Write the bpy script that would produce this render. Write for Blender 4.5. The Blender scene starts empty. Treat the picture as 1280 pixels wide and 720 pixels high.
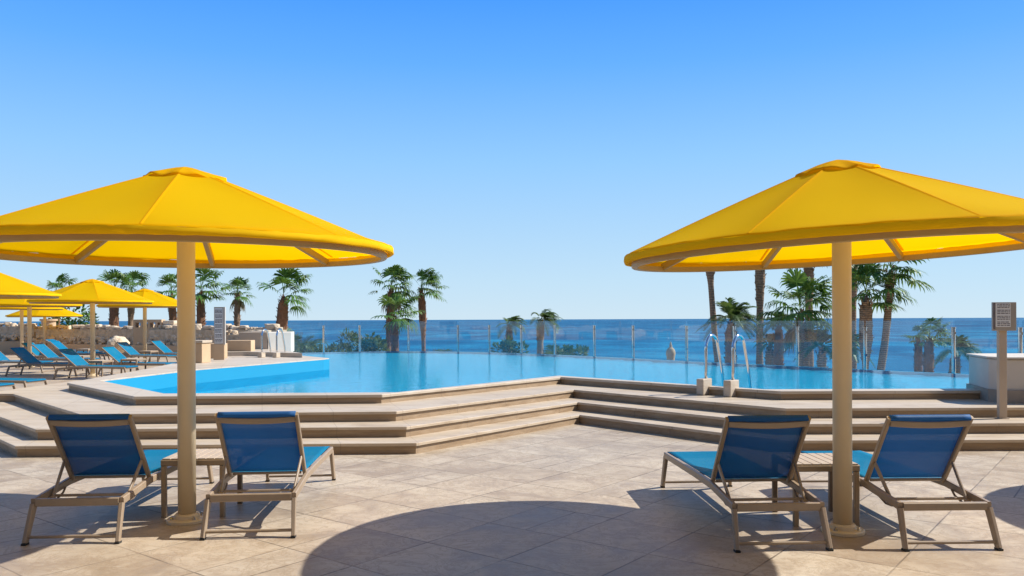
import bpy, bmesh, math, random
from mathutils import Vector, Matrix, noise
from mathutils.geometry import tessellate_polygon
R = math.radians
PI = math.pi
S = bpy.context.scene
COL = S.collection
rnd = random.Random(7)

# ------------------------------------------------------------------ materials
class NT:
    """small helper around a material's node tree"""
    def __init__(s, name):
        s.m = bpy.data.materials.new(name); s.m.use_nodes = True
        s.t = s.m.node_tree; s.t.nodes.clear()
        s.out = s.t.nodes.new('ShaderNodeOutputMaterial')
    def n(s, typ, ins=None, **props):
        nd = s.t.nodes.new('ShaderNode' + typ)
        for k, v in props.items(): setattr(nd, k, v)
        for k, v in (ins or {}).items(): s.put(nd, k, v)
        return nd
    def put(s, nd, k, v):
        sock = nd.inputs[k]
        if hasattr(v, 'links') or isinstance(v, bpy.types.NodeSocket): s.t.links.new(v, sock)
        elif isinstance(v, bpy.types.Node): s.t.links.new(v.outputs[0], sock)
        else:
            if isinstance(v, tuple) and len(v) == 3 and sock.type == 'RGBA': v = (*v, 1)
            sock.default_value = v
    def math(s, op, a, b=0.0, c=0.0):
        nd = s.n('Math', operation=op); s.put(nd, 0, a); s.put(nd, 1, b); s.put(nd, 2, c); return nd.outputs[0]
    def pos(s): return s.n('NewGeometry').outputs['Position']
    def obj(s): return s.n('TexCoord').outputs['Object']
    def map(s, v, scale=(1,1,1), rot=(0,0,0), loc=(0,0,0)):
        return s.n('Mapping', {'Vector': v, 'Scale': scale, 'Rotation': rot, 'Location': loc}).outputs[0]
    def noise(s, v, scale, detail=4, rough=.55, dist=0):
        return s.n('TexNoise', {'Vector': v, 'Scale': scale, 'Detail': detail, 'Roughness': rough, 'Distortion': dist}).outputs['Fac']
    def ramp(s, f, stops):
        nd = s.n('ValToRGB'); s.put(nd, 0, f); e = nd.color_ramp.elements
        while len(e) < len(stops): e.new(.5)
        for i, (p, c) in enumerate(stops):
            e[i].position = p; e[i].color = (*c, 1) if isinstance(c, tuple) else (c, c, c, 1)
        return nd.outputs[0]
    def mix(s, f, a, b, blend='MIX'):
        nd = s.n('Mix', data_type='RGBA', blend_type=blend); s.put(nd, 0, f); s.put(nd, 6, a); s.put(nd, 7, b); return nd.outputs[2]
    def bump(s, h, strength=.3, dist=.01):
        return s.n('Bump', {'Height': h, 'Strength': strength, 'Distance': dist}).outputs[0]
    def bsdf(s, col, rough=.6, metal=0, normal=None, spec=.5):
        nd = s.n('BsdfPrincipled', {'Base Color': col, 'Roughness': rough, 'Metallic': metal, 'Specular IOR Level': spec})
        if normal is not None: s.put(nd, 'Normal', normal)
        return nd.outputs[0]
    def mixs(s, f, a, b):
        nd = s.n('MixShader'); s.put(nd, 0, f); s.put(nd, 1, a); s.put(nd, 2, b); return nd.outputs[0]
    def end(s, sh): s.t.links.new(sh, s.out.inputs[0]); return s.m

def noisy(name, c1, c2, scale, rough=.6, bump=.2, bscale=None, metal=0, world=False, dist=.01, spec=.4):
    t = NT(name); v = t.pos() if world else t.obj()
    f = t.noise(v, scale, 5)
    c = t.mix(t.ramp(f, [(.3, 0.0), (.7, 1.0)]), c1, c2)
    h = t.noise(v, bscale or scale * 6, 4)
    return t.end(t.bsdf(c, rough, metal, t.bump(h, bump, dist), spec))

def make_paving():
    t = NT('travertine_paving'); p = t.pos(); a = R(37.97)
    v = t.map(p, (1, 1, 1), (0, 0, a), (5.457, -4.2, 0))
    q = t.map(v, (1/.7, 1/.7, 0))
    sep = t.n('SeparateXYZ', {0: t.n('VectorMath', {0: q}, operation='FRACTION')})
    cell = t.n('VectorMath', {0: q}, operation='FLOOR')
    wn = t.n('TexWhiteNoise', {0: cell}, noise_dimensions='3D')
    def edge(o): return t.math('MINIMUM', o, t.math('SUBTRACT', 1.0, o))
    wob = t.math('MULTIPLY', t.math('SUBTRACT', t.noise(p, 14, 3), .5), .012)
    d = t.math('ADD', t.math('MINIMUM', edge(sep.outputs[0]), edge(sep.outputs[1])), wob)
    half = t.math('MULTIPLY', t.math('GREATER_THAN', wn.outputs[0], .84), 1.0)
    d2 = t.math('ADD', t.math('ABSOLUTE', t.math('SUBTRACT', sep.outputs[0], .5)), t.math('SUBTRACT', 1.0, half))
    d = t.math('MINIMUM', d, t.math('ADD', d2, wob))
    joint = t.ramp(d, [(.005, 1.0), (.012, 0.0)])
    chip = t.ramp(t.noise(p, 1.7, 2), [(.38, .35), (.58, 1.0)])
    off = t.n('VectorMath', {0: p, 1: t.n('VectorMath', {0: wn.outputs[1], 3: 9.0}, operation='SCALE')}, operation='ADD')
    n1 = t.noise(off, 2.0, 9, .66, .7)
    n2 = t.noise(t.map(off, (1.2, 5, 1), (0, 0, R(20))), 3.2, 7, .65, 1.2)
    n3 = t.noise(off, 26, 4, .6)
    c = t.ramp(n1, [(.30, (.23, .165, .11)), (.43, (.37, .285, .20)), (.54, (.53, .445, .345)), (.72, (.60, .535, .44))])
    c = t.mix(t.ramp(n2, [(.54, 0.0), (.68, .55)]), c, (.27, .205, .14))
    c = t.mix(t.ramp(n2, [(.28, .55), (.42, 0.0)]), c, (.60, .54, .46))
    c = t.mix(.42, c, t.ramp(wn.outputs[0], [(0.0, (.30, .24, .185)), (.4, (.46, .38, .295)), (.75, (.50, .44, .36)), (1.0, (.40, .35, .30))]))
    n5 = t.noise(t.map(off, (1, 2.2, 1), (0, 0, R(-30))), 7.5, 6, .7, .8)
    c = t.mix(t.ramp(n5, [(.56, 0.0), (.72, .42)]), c, (.25, .185, .125))
    c = t.mix(t.ramp(n5, [(.28, .4), (.42, 0.0)]), c, (.60, .54, .45))
    n6 = t.noise(off, 3.4, 9, .72, 1.6)
    vein = t.math('ABSOLUTE', t.math('SUBTRACT', n6, .5))
    c = t.mix(t.ramp(vein, [(.0, .55), (.035, 0.0)]), c, (.25, .175, .11))
    gr = t.noise(p, 90, 4, .75)
    c = t.mix(t.ramp(gr, [(.56, 0.0), (.72, .5)]), c, (.24, .18, .13))
    c = t.mix(t.ramp(gr, [(.28, .4), (.42, 0.0)]), c, (.62, .57, .49))
    n4 = t.noise(p, .55, 5, .6)
    c = t.mix(t.ramp(n4, [(.47, 0.0), (.66, .5)]), c, (.30, .235, .175))
    pit = t.ramp(t.noise(t.map(off, (1, 3, 1)), 38, 3, .7), [(.63, 0.0), (.72, .55)])
    c = t.mix(pit, c, (.20, .145, .10))
    c = t.mix(t.math('MULTIPLY', n3, .22), c, (.33, .25, .18))
    c = t.mix(t.math('MULTIPLY', t.math('MULTIPLY', joint, chip), .85), c, (.10, .075, .055))
    c = t.mix(1.0, c, (1.0, .98, .93), 'MULTIPLY')
    h = t.math('SUBTRACT', t.math('ADD', n3, t.math('MULTIPLY', n2, .8)), t.math('MULTIPLY', joint, 2.0))
    rg = t.ramp(n1, [(.3, .42), (.7, .6)])
    return t.end(t.bsdf(c, rg, 0, t.bump(h, .25, .004), .35))

def make_stepstone(name, c1, c2, c3, axis=1):
    """honed travertine: long veins, slab joints every 1.2 m"""
    t = NT(name); p = t.pos()
    v = t.map(p, (1, 1, 4.0))
    n1 = t.noise(t.map(p, (.5, 2.0, 9)), 1.6, 7, .65, .8)
    n2 = t.noise(v, 9, 5, .6)
    c = t.ramp(n1, [(.3, c1), (.5, c2), (.72, c3)])
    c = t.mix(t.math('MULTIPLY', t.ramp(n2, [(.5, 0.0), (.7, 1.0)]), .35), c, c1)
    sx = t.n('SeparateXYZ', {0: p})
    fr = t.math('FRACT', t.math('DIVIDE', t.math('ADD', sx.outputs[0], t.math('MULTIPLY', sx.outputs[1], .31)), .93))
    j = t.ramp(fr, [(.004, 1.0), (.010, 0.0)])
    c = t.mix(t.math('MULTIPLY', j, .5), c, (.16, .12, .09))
    return t.end(t.bsdf(c, .5, 0, t.bump(n2, .15, .004), .35))

def make_fabric(name, col, col2, transl, trans_amt, scale=300):
    t = NT(name); v = t.obj()
    f = t.noise(v, 1.1, 4)
    c = t.mix(t.ramp(f, [(.3, 0.0), (.75, .8)]), col, col2)
    w = t.n('TexWave', {'Vector': v, 'Scale': scale, 'Distortion': .4})
    nrm = t.bump(t.math('ADD', t.noise(v, 2.2, 2), t.math('MULTIPLY', t.noise(v, 60, 2), .06)), .16, .02)
    a = t.bsdf(c, .8, 0, nrm, .04)
    b = t.n('BsdfTranslucent', {'Color': transl, 'Normal': nrm}).outputs[0]
    return t.end(t.mixs(trans_amt, a, b))

def make_sling(name='blue_sling_mesh', ca=(.002, .225, .42), cb=(.004, .265, .48), tr_=(.002, .060, .25, 1)):
    t = NT(name); v = t.obj()
    f = t.noise(v, 4.0, 4)
    c = t.mix(t.ramp(f, [(.3, 0.0), (.7, 1.0)]), ca, cb)
    st = t.n('TexWave', {'Vector': v, 'Scale': 60, 'Distortion': .2}, bands_direction='X')
    c = t.mix(t.math('MULTIPLY', st.outputs[1], .25), c, tuple(v_ * .68 for v_ in ca))
    nrm = t.bump(t.math('ADD', t.noise(v, 6, 3), t.math('MULTIPLY', st.outputs[1], .15)), .3, .02)
    a = t.bsdf(c, .5, 0, nrm, .2)
    b = t.n('BsdfTranslucent', {'Color': tr_, 'Normal': nrm}).outputs[0]
    ab = t.mixs(.30, a, b)
    tr = t.n('BsdfTransparent').outputs[0]
    return t.end(t.mixs(.16, ab, tr))

def make_glass():
    t = NT('fence_glass'); p = t.pos()
    fr = t.n('Fresnel', {'IOR': 1.5})
    gl = t.n('BsdfGlossy', {'Color': (.9, .95, 1, 1), 'Roughness': .02, 'Normal': t.bump(t.noise(p, .7, 2), .05, .05)}).outputs[0]
    tr = t.n('BsdfTransparent', {'Color': (.90, .955, .97, 1)}).outputs[0]
    front = t.math('SUBTRACT', 1.0, t.n('NewGeometry').outputs['Backfacing'])
    s = t.mixs(t.math('MULTIPLY', t.math('MULTIPLY', fr.outputs[0], 1.9), front), tr, gl)
    salt_haze = t.ramp(t.noise(t.map(p, (1, 1, .5)), 3.5, 6, .7), [(.32, .02), (.75, .11)])  # salt film, doubling as painted haze for the pale reflections
    return t.end(t.mixs(salt_haze, s, t.n('BsdfDiffuse', {'Color': (.50, .56, .62, 1)}).outputs[0]))

def make_water():
    t = NT('pool_water'); p = t.pos()
    h = t.math('ADD', t.noise(t.map(p, (1, .8, 1), (0, 0, R(20))), 3.4, 3, .5, .4), t.math('MULTIPLY', t.noise(p, 11, 2), .22))
    nrm = t.bump(h, .15, .05)
    fr = t.n('Fresnel', {'IOR': 1.33, 'Normal': nrm})
    gl = t.n('BsdfGlossy', {'Color': (1, 1, 1, 1), 'Roughness': .015, 'Normal': nrm}).outputs[0]
    tr = t.n('BsdfTransparent', {'Color': (.34, .90, .975, 1)}).outputs[0]
    return t.end(t.mixs(t.math('MULTIPLY', fr.outputs[0], .60), tr, gl))

def make_pool_tile(name, ca, cb):
    t = NT(name); p = t.pos()
    c = t.mix(t.noise(p, .6, 3), ca, cb)
    return t.end(t.bsdf(c, .5, 0, None, .3))

def make_sea():
    t = NT('sea_water'); p = t.pos()
    d = t.n('VectorMath', {0: p}, operation='LENGTH').outputs['Value']
    far = t.n('MapRange', {0: d, 1: 120.0, 2: 1500.0, 3: 0.0, 4: 1.0}).outputs[0]
    w1 = t.noise(t.map(p, (1.3, 1, 1), (0, 0, R(-8))), .016, 7, .68, .5)
    w2 = t.noise(t.map(p, (.5, 1, 1), (0, 0, R(-5))), .0035, 6, .62, .6)
    w3 = t.noise(t.map(p, (.4, 1, 1)), .8, 4, .6)
    c = t.mix(far, (.004, .14, .265), (.016, .085, .18))
    c = t.mix(t.ramp(w2, [(.42, 0.0), (.60, .8)]), c, (.004, .075, .18))
    c = t.mix(t.ramp(w1, [(.50, 0.0), (.62, .85)]), c, (.02, .22, .36))
    c = t.mix(t.ramp(w1, [(.38, .85), (.49, 0.0)]), c, (.002, .05, .13))
    c = t.mix(t.ramp(t.noise(t.map(p, (.5, 1, 1)), .06, 7, .8), [(.66, 0.0), (.76, .55)]), c, (.40, .52, .6))  # pale specks paint glints into the sea colour
    nrm = t.bump(t.math('ADD', w1, t.math('MULTIPLY', w3, .25)), .6, 1.0)
    return t.end(t.bsdf(c, .55, 0, nrm, .18))

def make_leaf(name, c1, c2, c3):
    t = NT(name)
    r = t.n('NewGeometry').outputs['Random Per Island']
    c = t.ramp(r, [(0.0, c1), (.55, c2), (1.0, c3)])
    a = t.bsdf(c, .5, 0, None, .35)
    b = t.n('BsdfTranslucent', {'Color': t.mix(.5, c, (.12, .2, .02))}).outputs[0]
    return t.end(t.mixs(.25, a, b))

def make_bark(name, c1, c2, ring):
    t = NT(name); v = t.obj()
    w = t.n('TexWave', {'Vector': v, 'Scale': ring, 'Distortion': 3.0, 'Detail': 3.0}, bands_direction='Z')
    f = t.math('MULTIPLY', t.math('ADD', w.outputs[1], t.noise(v, 9, 5)), .5)
    c = t.mix(t.ramp(f, [(.25, 0.0), (.75, 1.0)]), c1, c2)
    return t.end(t.bsdf(c, .9, 0, t.bump(f, .8, .04), .2))

M = dict(
    paving=make_paving(),
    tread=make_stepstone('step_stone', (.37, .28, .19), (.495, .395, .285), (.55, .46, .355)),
    riser=make_stepstone('riser_stone_shaded', (.245, .165, .095), (.335, .235, .145), (.40, .30, .20)),  # same stone as the treads, shade of the fronts darkened into its colour
    coping=make_stepstone('coping_stone', (.42, .335, .24), (.52, .43, .33), (.57, .49, .395)),
    canopy=make_fabric('yellow_canopy', (.82, .53, .003), (.86, .57, .006), (.98, .55, .001, 1), .54, 160),
    hem=make_fabric('yellow_hem', (.78, .48, .006), (.82, .53, .012), (.85, .45, .002, 1), .15, 160),
    pole=noisy('cream_painted_steel', (.60, .48, .31), (.64, .52, .35), 3, .42, .05, 60, 0, False, .003, .4),
    rib=noisy('tan_painted_tube', (.40, .26, .09), (.44, .30, .115), 4, .45, .05, 60),
    alu=noisy('taupe_painted_aluminium', (.27, .20, .135), (.31, .235, .165), 6, .42, .06, 80, 0, False, .003, .45),
    alu_dark=noisy('bronze_painted_aluminium', (.16, .115, .085), (.19, .14, .10), 6, .45, .06, 80),
    plank=noisy('grey_beige_planks', (.38, .30, .22), (.45, .37, .285), 7, .5, .1, 50),
    foot=noisy('black_rubber', (.015, .015, .015), (.03, .03, .03), 5, .7),
    sling=make_sling(),
    sling_back=make_sling('shaded_sling_underside', (.020, .125, .37), (.026, .145, .42), (.012, .22, .60, 1)),  # the blue sling again, shade of the backs deepened into its colour
    towel=noisy('white_towel', (.75, .75, .73), (.82, .82, .80), 20, .9, .6, 120),
    steel=noisy('polished_steel', (.62, .63, .65), (.68, .69, .70), 4, .12, .02, 30, 1.0),
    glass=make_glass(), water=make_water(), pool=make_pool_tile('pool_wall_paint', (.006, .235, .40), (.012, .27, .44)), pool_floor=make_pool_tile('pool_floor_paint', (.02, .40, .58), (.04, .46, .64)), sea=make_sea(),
    stucco_white=noisy('white_stucco', (.50, .45, .39), (.56, .51, .445), 2.2, .85, .35, 60, 0, True, .006),
    stucco_tan=noisy('tan_stucco', (.46, .315, .185), (.54, .38, .235), 1.6, .85, .4, 50, 0, True, .008),
    stucco_pale=noisy('pale_stucco', (.42, .33, .24), (.48, .385, .29), 1.8, .85, .4, 50, 0, True, .008),
    plinth=noisy('grey_plinth_stone', (.26, .215, .17), (.34, .285, .23), 4, .7, .3, 40, 0, True),
    rock=noisy('pale_field_rock', (.50, .37, .24), (.72, .60, .45), 2.4, .9, .9, 12, 0, True, .05),
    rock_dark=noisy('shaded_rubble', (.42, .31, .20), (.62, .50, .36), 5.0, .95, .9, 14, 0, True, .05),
    sand=noisy('dry_sand', (.42, .33, .22), (.52, .42, .29), .3, .95, .4, 6, 0, True, .03),
    window=noisy('dark_window_glass', (.03, .04, .05), (.04, .05, .06), 1, .08, .01),
    sign_face=noisy('pale_sign_face', (.62, .62, .60), (.68, .68, .66), 5, .5, .02),
    sign_grey=noisy('grey_sign_box', (.30, .265, .22), (.35, .305, .255), 5, .5, .05),
    sign_ink=noisy('dark_sign_print', (.10, .09, .10), (.16, .14, .15), 9, .6, .02),
    fan=make_leaf('fan_palm_leaf', (.035, .10, .020), (.075, .17, .030), (.15, .24, .045)),
    feather=make_leaf('feather_palm_leaf', (.035, .085, .025), (.08, .14, .040), (.18, .21, .07)),
    pale=make_leaf('pale_bush_leaf', (.045, .085, .030), (.10, .14, .045), (.22, .23, .09)),
    dead=make_leaf('dry_palm_leaf', (.16, .11, .055), (.25, .18, .10), (.34, .26, .15)),
    bark=make_bark('palm_bark', (.14, .09, .06), (.36, .25, .17), 4.0),
    boots=make_bark('palm_boots', (.12, .055, .032), (.40, .21, .12), 7.0),
)

# ------------------------------------------------------------------ mesh helpers
def link(name, bm, mat, parent=None, loc=None, rz=0.0, smooth=False, rec=True):
    me = bpy.data.meshes.new(name)
    if rec: bmesh.ops.recalc_face_normals(bm, faces=bm.faces)
    if smooth:
        for f in bm.faces: f.smooth = True
    bm.to_mesh(me); bm.free()
    for m in (mat if isinstance(mat, (list, tuple)) else [mat]): me.materials.append(m)
    o = bpy.data.objects.new(name, me); COL.objects.link(o)
    if parent is not None: o.parent = parent
    if loc is not None: o.location = loc
    o.rotation_euler[2] = rz
    return o
def tag(o, label=None, cat=None, group=None, kind=None):
    if label: o['label'] = label
    if cat: o['category'] = cat
    if group: o['group'] = group
    if kind: o['kind'] = kind
    return o
def empty(name, loc=(0, 0, 0), rz=0.0):
    o = bpy.data.objects.new(name, None); COL.objects.link(o)
    o.location = loc; o.rotation_euler[2] = rz; o.empty_display_size = .2
    return o
def copy_tree(o, parent=None):
    c = o.copy(); COL.objects.link(c)
    if parent is not None:
        c.parent = parent; c.matrix_parent_inverse = o.matrix_parent_inverse.copy()
    for ch in list(o.children): copy_tree(ch, c)
    return c
def soft(o, w=.006, seg=2, ang=35):
    b = o.modifiers.new('bevel', 'BEVEL'); b.width = w; b.segments = seg; b.limit_method = 'ANGLE'; b.angle_limit = R(ang)
    return o

def frame_of(d, up=Vector((0, 0, 1))):
    d = d.normalized()
    if abs(d.dot(up)) > .98: up = Vector((0, 1, 0))
    x = d.cross(up).normalized(); return x, x.cross(d).normalized()
def sweep(bm, pts, prof, closed=False, scales=None, caps=True):
    """sweep a closed 2-D profile [(x, y)...] along points (mitred)"""
    pts = [Vector(p) for p in pts]; n = len(pts); rings = []
    for i, p in enumerate(pts):
        a = pts[(i - 1) % n] if (closed or i > 0) else None
        b = pts[(i + 1) % n] if (closed or i < n - 1) else None
        d0 = (p - a).normalized() if a is not None else None
        d1 = (b - p).normalized() if b is not None else None
        d = (d0 or d1) if (d0 is None or d1 is None) else (d0 + d1)
        x, y = frame_of(d)
        k = 1.0
        if d0 is not None and d1 is not None:
            cs = max(.4, math.sqrt(max(0.0, (1 + d0.dot(d1)) / 2))); k = 1 / cs
        s = scales[i] if scales else 1.0
        rings.append([bm.verts.new(p + x * (px * s) + y * (py * s * (k if len(prof) != 12 else 1))) for px, py in prof])
    m = len(prof)
    for i in range(n if closed else n - 1):
        a, b = rings[i], rings[(i + 1) % n]
        for j in range(m): bm.faces.new((a[j], a[(j + 1) % m], b[(j + 1) % m], b[j]))
    if caps and not closed:
        bm.faces.new(rings[0]); bm.faces.new(rings[-1])
def rect(w, h, c=.006):
    a, b = w / 2, h / 2; c = min(c, a * .6, b * .6)
    return [(-a + c, -b), (a - c, -b), (a, -b + c), (a, b - c), (a - c, b), (-a + c, b), (-a, b - c), (-a, -b + c)]
def circ(r, n=12): return [(r * math.cos(2 * PI * i / n), r * math.sin(2 * PI * i / n)) for i in range(n)]
def bar(bm, p0, p1, w, h, c=.006): sweep(bm, [p0, p1], rect(w, h, c))
def tube(bm, pts, r, n=12, scales=None): sweep(bm, pts, circ(r, n), scales=scales)
def box(bm, x0, x1, y0, y1, z0, z1):
    v = [bm.verts.new((x, y, z)) for z in (z0, z1) for x, y in ((x0, y0), (x1, y0), (x1, y1), (x0, y1))]
    for f in ((0, 3, 2, 1), (4, 5, 6, 7), (0, 1, 5, 4), (1, 2, 6, 5), (2, 3, 7, 6), (3, 0, 4, 7)): bm.faces.new([v[i] for i in f])
def lathe(bm, prof, n=32):
    rings = []
    for r, z in prof:
        rings.append([bm.verts.new((r * math.cos(2 * PI * i / n), r * math.sin(2 * PI * i / n), z)) for i in range(n)] if r > 1e-4 else [bm.verts.new((0, 0, z))])
    for a, b in zip(rings, rings[1:]):
        for i in range(n):
            j = (i + 1) % n
            if len(a) == 1 and len(b) == 1: continue
            if len(a) == 1: bm.faces.new((a[0], b[i], b[j]))
            elif len(b) == 1: bm.faces.new((a[i], a[j], b[0]))
            else: bm.faces.new((a[i], a[j], b[j], b[i]))
def poly_top(bm, pts, z):
    vs = [bm.verts.new((x, y, z)) for x, y in pts]
    for t in tessellate_polygon([[Vector((x, y, 0)) for x, y in pts]]):
        try: bm.faces.new([vs[i] for i in t])
        except ValueError: pass
    return vs
def prism(bm, pts, z0, z1, skip=(), dissolve=True):
    top = poly_top(bm, pts, z1); n = len(pts)
    bot = [bm.verts.new((x, y, z0)) for x, y in pts]
    for i in range(n):
        if i in skip: continue
        j = (i + 1) % n; bm.faces.new((bot[i], bot[j], top[j], top[i]))
    if dissolve: bmesh.ops.dissolve_limit(bm, angle_limit=R(1), verts=bm.verts, edges=bm.edges)
def smooth_path(q, k=10):
    q = [q[0]] + list(q) + [q[-1]]; out = []
    for i in range(1, len(q) - 2):
        a, b, c, d = q[i-1], q[i], q[i+1], q[i+2]
        for s in range(k):
            t = s / k
            out.append(tuple(.5*(2*y+(z-x)*t+(2*x-5*y+4*z-w)*t*t+(3*y-x-3*z+w)*t**3) for x, y, z, w in zip(a, b, c, d)))
    out.append(tuple(q[-1])); return out
def offset(path, d):
    out = []
    for i, p in enumerate(path):
        a = path[max(0, i - 1)]; b = path[min(len(path) - 1, i + 1)]
        tx, ty = b[0] - a[0], b[1] - a[1]; l = math.hypot(tx, ty) or 1
        out.append((p[0] - ty / l * d, p[1] + tx / l * d))
    return out

# ------------------------------------------------------------------ setting: land, sea, terrace
FENCE = smooth_path([(-10.0, 34.0), (-5.3, 35.9), (-.6, 34.1), (3.5, 29.85), (5.8, 26.7), (8.3, 23.5), (11.2, 20.1), (12.8, 18.7), (14.8, 17.5)], 10)
EDGE = offset(FENCE, -.28)          # the water's far edge, just inside the fence
OUT = offset(FENCE, .45)

bm = bmesh.new()
g = [(-3000, -3000), (3000, -3000)]
xs = [-60000, -8000, -1500, -300, -60, 0, 60, 300, 1500, 8000, 60000]
vs = [[bm.verts.new((x, y, -8.0)) for x in xs] for y in (60, 140, 400, 1500, 8000, 60000)]
for a, b in zip(vs, vs[1:]):
    for i in range(len(xs) - 1): bm.faces.new((a[i], a[i+1], b[i+1], b[i]))
tag(link('sea', bm, M['sea']), kind='structure')

bm = bmesh.new()
prof_y = [10, 20, 30, 38, 46, 56, 68, 80, 92, 104]
def landz(x, y):
    z = -2.6 - max(0, y - 34) * .075 + .35 * noise.noise(Vector((x * .08, y * .08, 0)))
    z -= 1.3 * min(1, max(0, (x - 2) / 10)); z += 1.6 * min(1, max(0, (-14 - x) / 10))
    return min(z, -2.0 if x > -20 else -1.0) if y < 90 else z - 2
gx = [-400, -150, -90] + list(range(-70, 71, 5)) + [90, 150, 400]
vs = [[bm.verts.new((x, y, landz(x, y))) for x in gx] for y in prof_y]
for a, b in zip(vs, vs[1:]):
    for i in range(len(gx) - 1): bm.faces.new((a[i], a[i+1], b[i+1], b[i]))
tag(link('beach', bm, M['sand'], smooth=True), kind='structure')

bm = bmesh.new()
terr = [(-90, -60), (90, -60), (90, 16.5)] + list(reversed(OUT)) + [(-10.6, 36.5), (-24, 46), (-90, 60)]
prism(bm, terr, -9.0, 0.0, dissolve=False)
tag(link('terrace_paving', bm, M['paving']), kind='structure')

# inner pool outline, shared by the tiers, the coping and the basin
IN = [(-7.43, 14.57), (-5.12, 11.90), (-1.72, 11.95), (.89, 15.37), (3.82, 12.22), (7.2, 12.22)]
def tier(name, outer, z0, z1):
    inner = list(reversed(IN[:-1] + [(13.6, 12.22)])); NO = .036           # tread slabs overhang the risers
    b = bmesh.new(); prism(b, outer + inner, z1 - NO, z1)
    soft(tag(link(name, b, M['tread']), kind='structure'), .008, 2)
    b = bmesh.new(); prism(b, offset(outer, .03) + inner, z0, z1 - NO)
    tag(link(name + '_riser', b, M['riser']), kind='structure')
tier('lower_step', [(-7.6, 16.45), (-8.92, 16.4), (-8.92, 12.72), (-5.85, 9.50), (-1.143, 9.62), (1.03, 12.38), (3.25, 9.70), (13.0, 9.70)], 0, .134)
tier('middle_step', [(-7.62, 16.40), (-8.87, 16.35), (-8.87, 13.08), (-5.88, 9.96), (-1.32, 10.08), (1.05, 12.98), (3.45, 10.20), (13.0, 10.20)], .134, .267)
tier('upper_step', [(-7.64, 16.35), (-8.82, 16.3), (-8.82, 13.42), (-8.27, 13.38), (-5.56, 10.40), (-1.52, 10.60), (1.05, 13.74), (3.65, 10.77), (13.0, 10.77)], .267, .40)

SPIT = [(-7.43, 14.57), (-6.96, 17.8), (-5.22, 22.35), (-5.15, 22.75), (-7.55, 26.2), (-7.45, 27.2), (-8.3, 28.3), (-9.3, 25.0), (-8.15, 18.0), (-7.73, 14.03)]
cop_out = [(-7.73, 14.03), (-5.36, 11.45), (-1.87, 11.60), (.90, 14.97), (3.95, 11.86), (7.2, 11.88)]
cop_in = [(7.2, 12.22), (3.82, 12.22), (.89, 15.37), (-1.72, 11.95), (-5.12, 11.90)] + SPIT[:-1]
bm = bmesh.new(); prism(bm, cop_out + cop_in, .488, .53)
soft(tag(link('pool_coping', bm, M['coping']), kind='structure'), .010, 2)
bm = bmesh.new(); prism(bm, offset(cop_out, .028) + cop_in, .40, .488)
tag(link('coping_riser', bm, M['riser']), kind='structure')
bm = bmesh.new()
prism(bm, list(reversed(SPIT)), .0, .40)
tag(link('pool_surround', bm, M['stucco_pale']), kind='structure')

# pool basin: painted walls and floor, then the water sheet
NEARP = IN + [(10.9, 12.22)]
FARP = [p for p in reversed(EDGE) if p[0] < 12.6]
loop = NEARP + FARP + [(-8.25, 28.25), (-7.45, 27.2), (-7.55, 26.2), (-5.15, 22.75), (-5.22, 22.35), (-6.96, 17.8)]
bm = bmesh.new()
def floor_z(x, y):                      # deep by the near steps, a shallow shelf along the spillway
    best, sgn = 1e9, 1
    for (ax, ay), (bx_, by_) in zip(EDGE, EDGE[1:]):
        dx, dy = bx_ - ax, by_ - ay; t = max(0, min(1, ((x - ax) * dx + (y - ay) * dy) / (dx * dx + dy * dy)))
        d = math.hypot(x - ax - dx * t, y - ay - dy * t)
        if d < best: best = d; sgn = 1 if dx * (y - ay) - dy * (x - ax) < 0 else -1
    if sgn < 0: return .02
    k = max(0, min(1, (8.5 - best) / 7.0)); k = k * k * (3 - 2 * k)
    return .02 + .13 * k
gxs = [-10.5 + .4 * i for i in range(59)]; gys = [11.6 + .4 * i for i in range(62)]
def inside(x, y):
    c = False
    for (ax, ay), (bx_, by_) in zip(loop, loop[1:] + loop[:1]):
        if (ay > y) != (by_ > y) and x < (bx_ - ax) * (y - ay) / (by_ - ay) + ax: c = not c
    return c
vs = [[bm.verts.new((x, y, floor_z(x, y))) for x in gxs] for y in gys]
for a, b in zip(vs, vs[1:]):
    for i in range(len(gxs) - 1):
        if any(inside(v.co.x, v.co.y) for v in (a[i], a[i+1], b[i+1], b[i])): bm.faces.new((a[i], a[i+1], b[i+1], b[i])).smooth = True
bmesh.ops.delete(bm, geom=[v for v in bm.verts if not v.link_faces], context='VERTS')
n = len(loop)
cx = [(x, y) for x, y in loop]
for i in range(n):
    (x0, y0), (x1, y1) = loop[i], loop[(i + 1) % n]
    zt_ = .19 if len(NEARP) <= i < len(NEARP) + len(FARP) - 1 else .505
    l = math.hypot(x1 - x0, y1 - y0) or 1
    nx, ny = -(y1 - y0) / l * .004, (x1 - x0) / l * .004      # a hair inside the masonry
    v = [bm.verts.new(q) for q in ((x0 + nx, y0 + ny, .02), (x1 + nx, y1 + ny, .02), (x1 + nx, y1 + ny, zt_), (x0 + nx, y0 + ny, zt_))]
    bm.faces.new(v)
o = tag(link('pool_basin', bm, [M['pool'], M['pool_floor']], rec=False), kind='structure')
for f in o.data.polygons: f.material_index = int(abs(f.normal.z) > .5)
bm = bmesh.new()
poly_top(bm, loop, .22)
w = link('pool_water', bm, M['water']); tag(w, kind='structure')
for p_ in w.data.polygons:
    if p_.normal.z < 0: p_.flip()
# the spillway wall behind the water's edge
bm = bmesh.new()
e2 = [p for p in EDGE if p[0] < 14.5]; o2 = [p for p in offset(FENCE, -.10) if p[0] < 14.5]
prism(bm, e2 + list(reversed(o2)), 0, .212)
tag(link('infinity_edge', bm, M['pool']), kind='structure')
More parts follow.
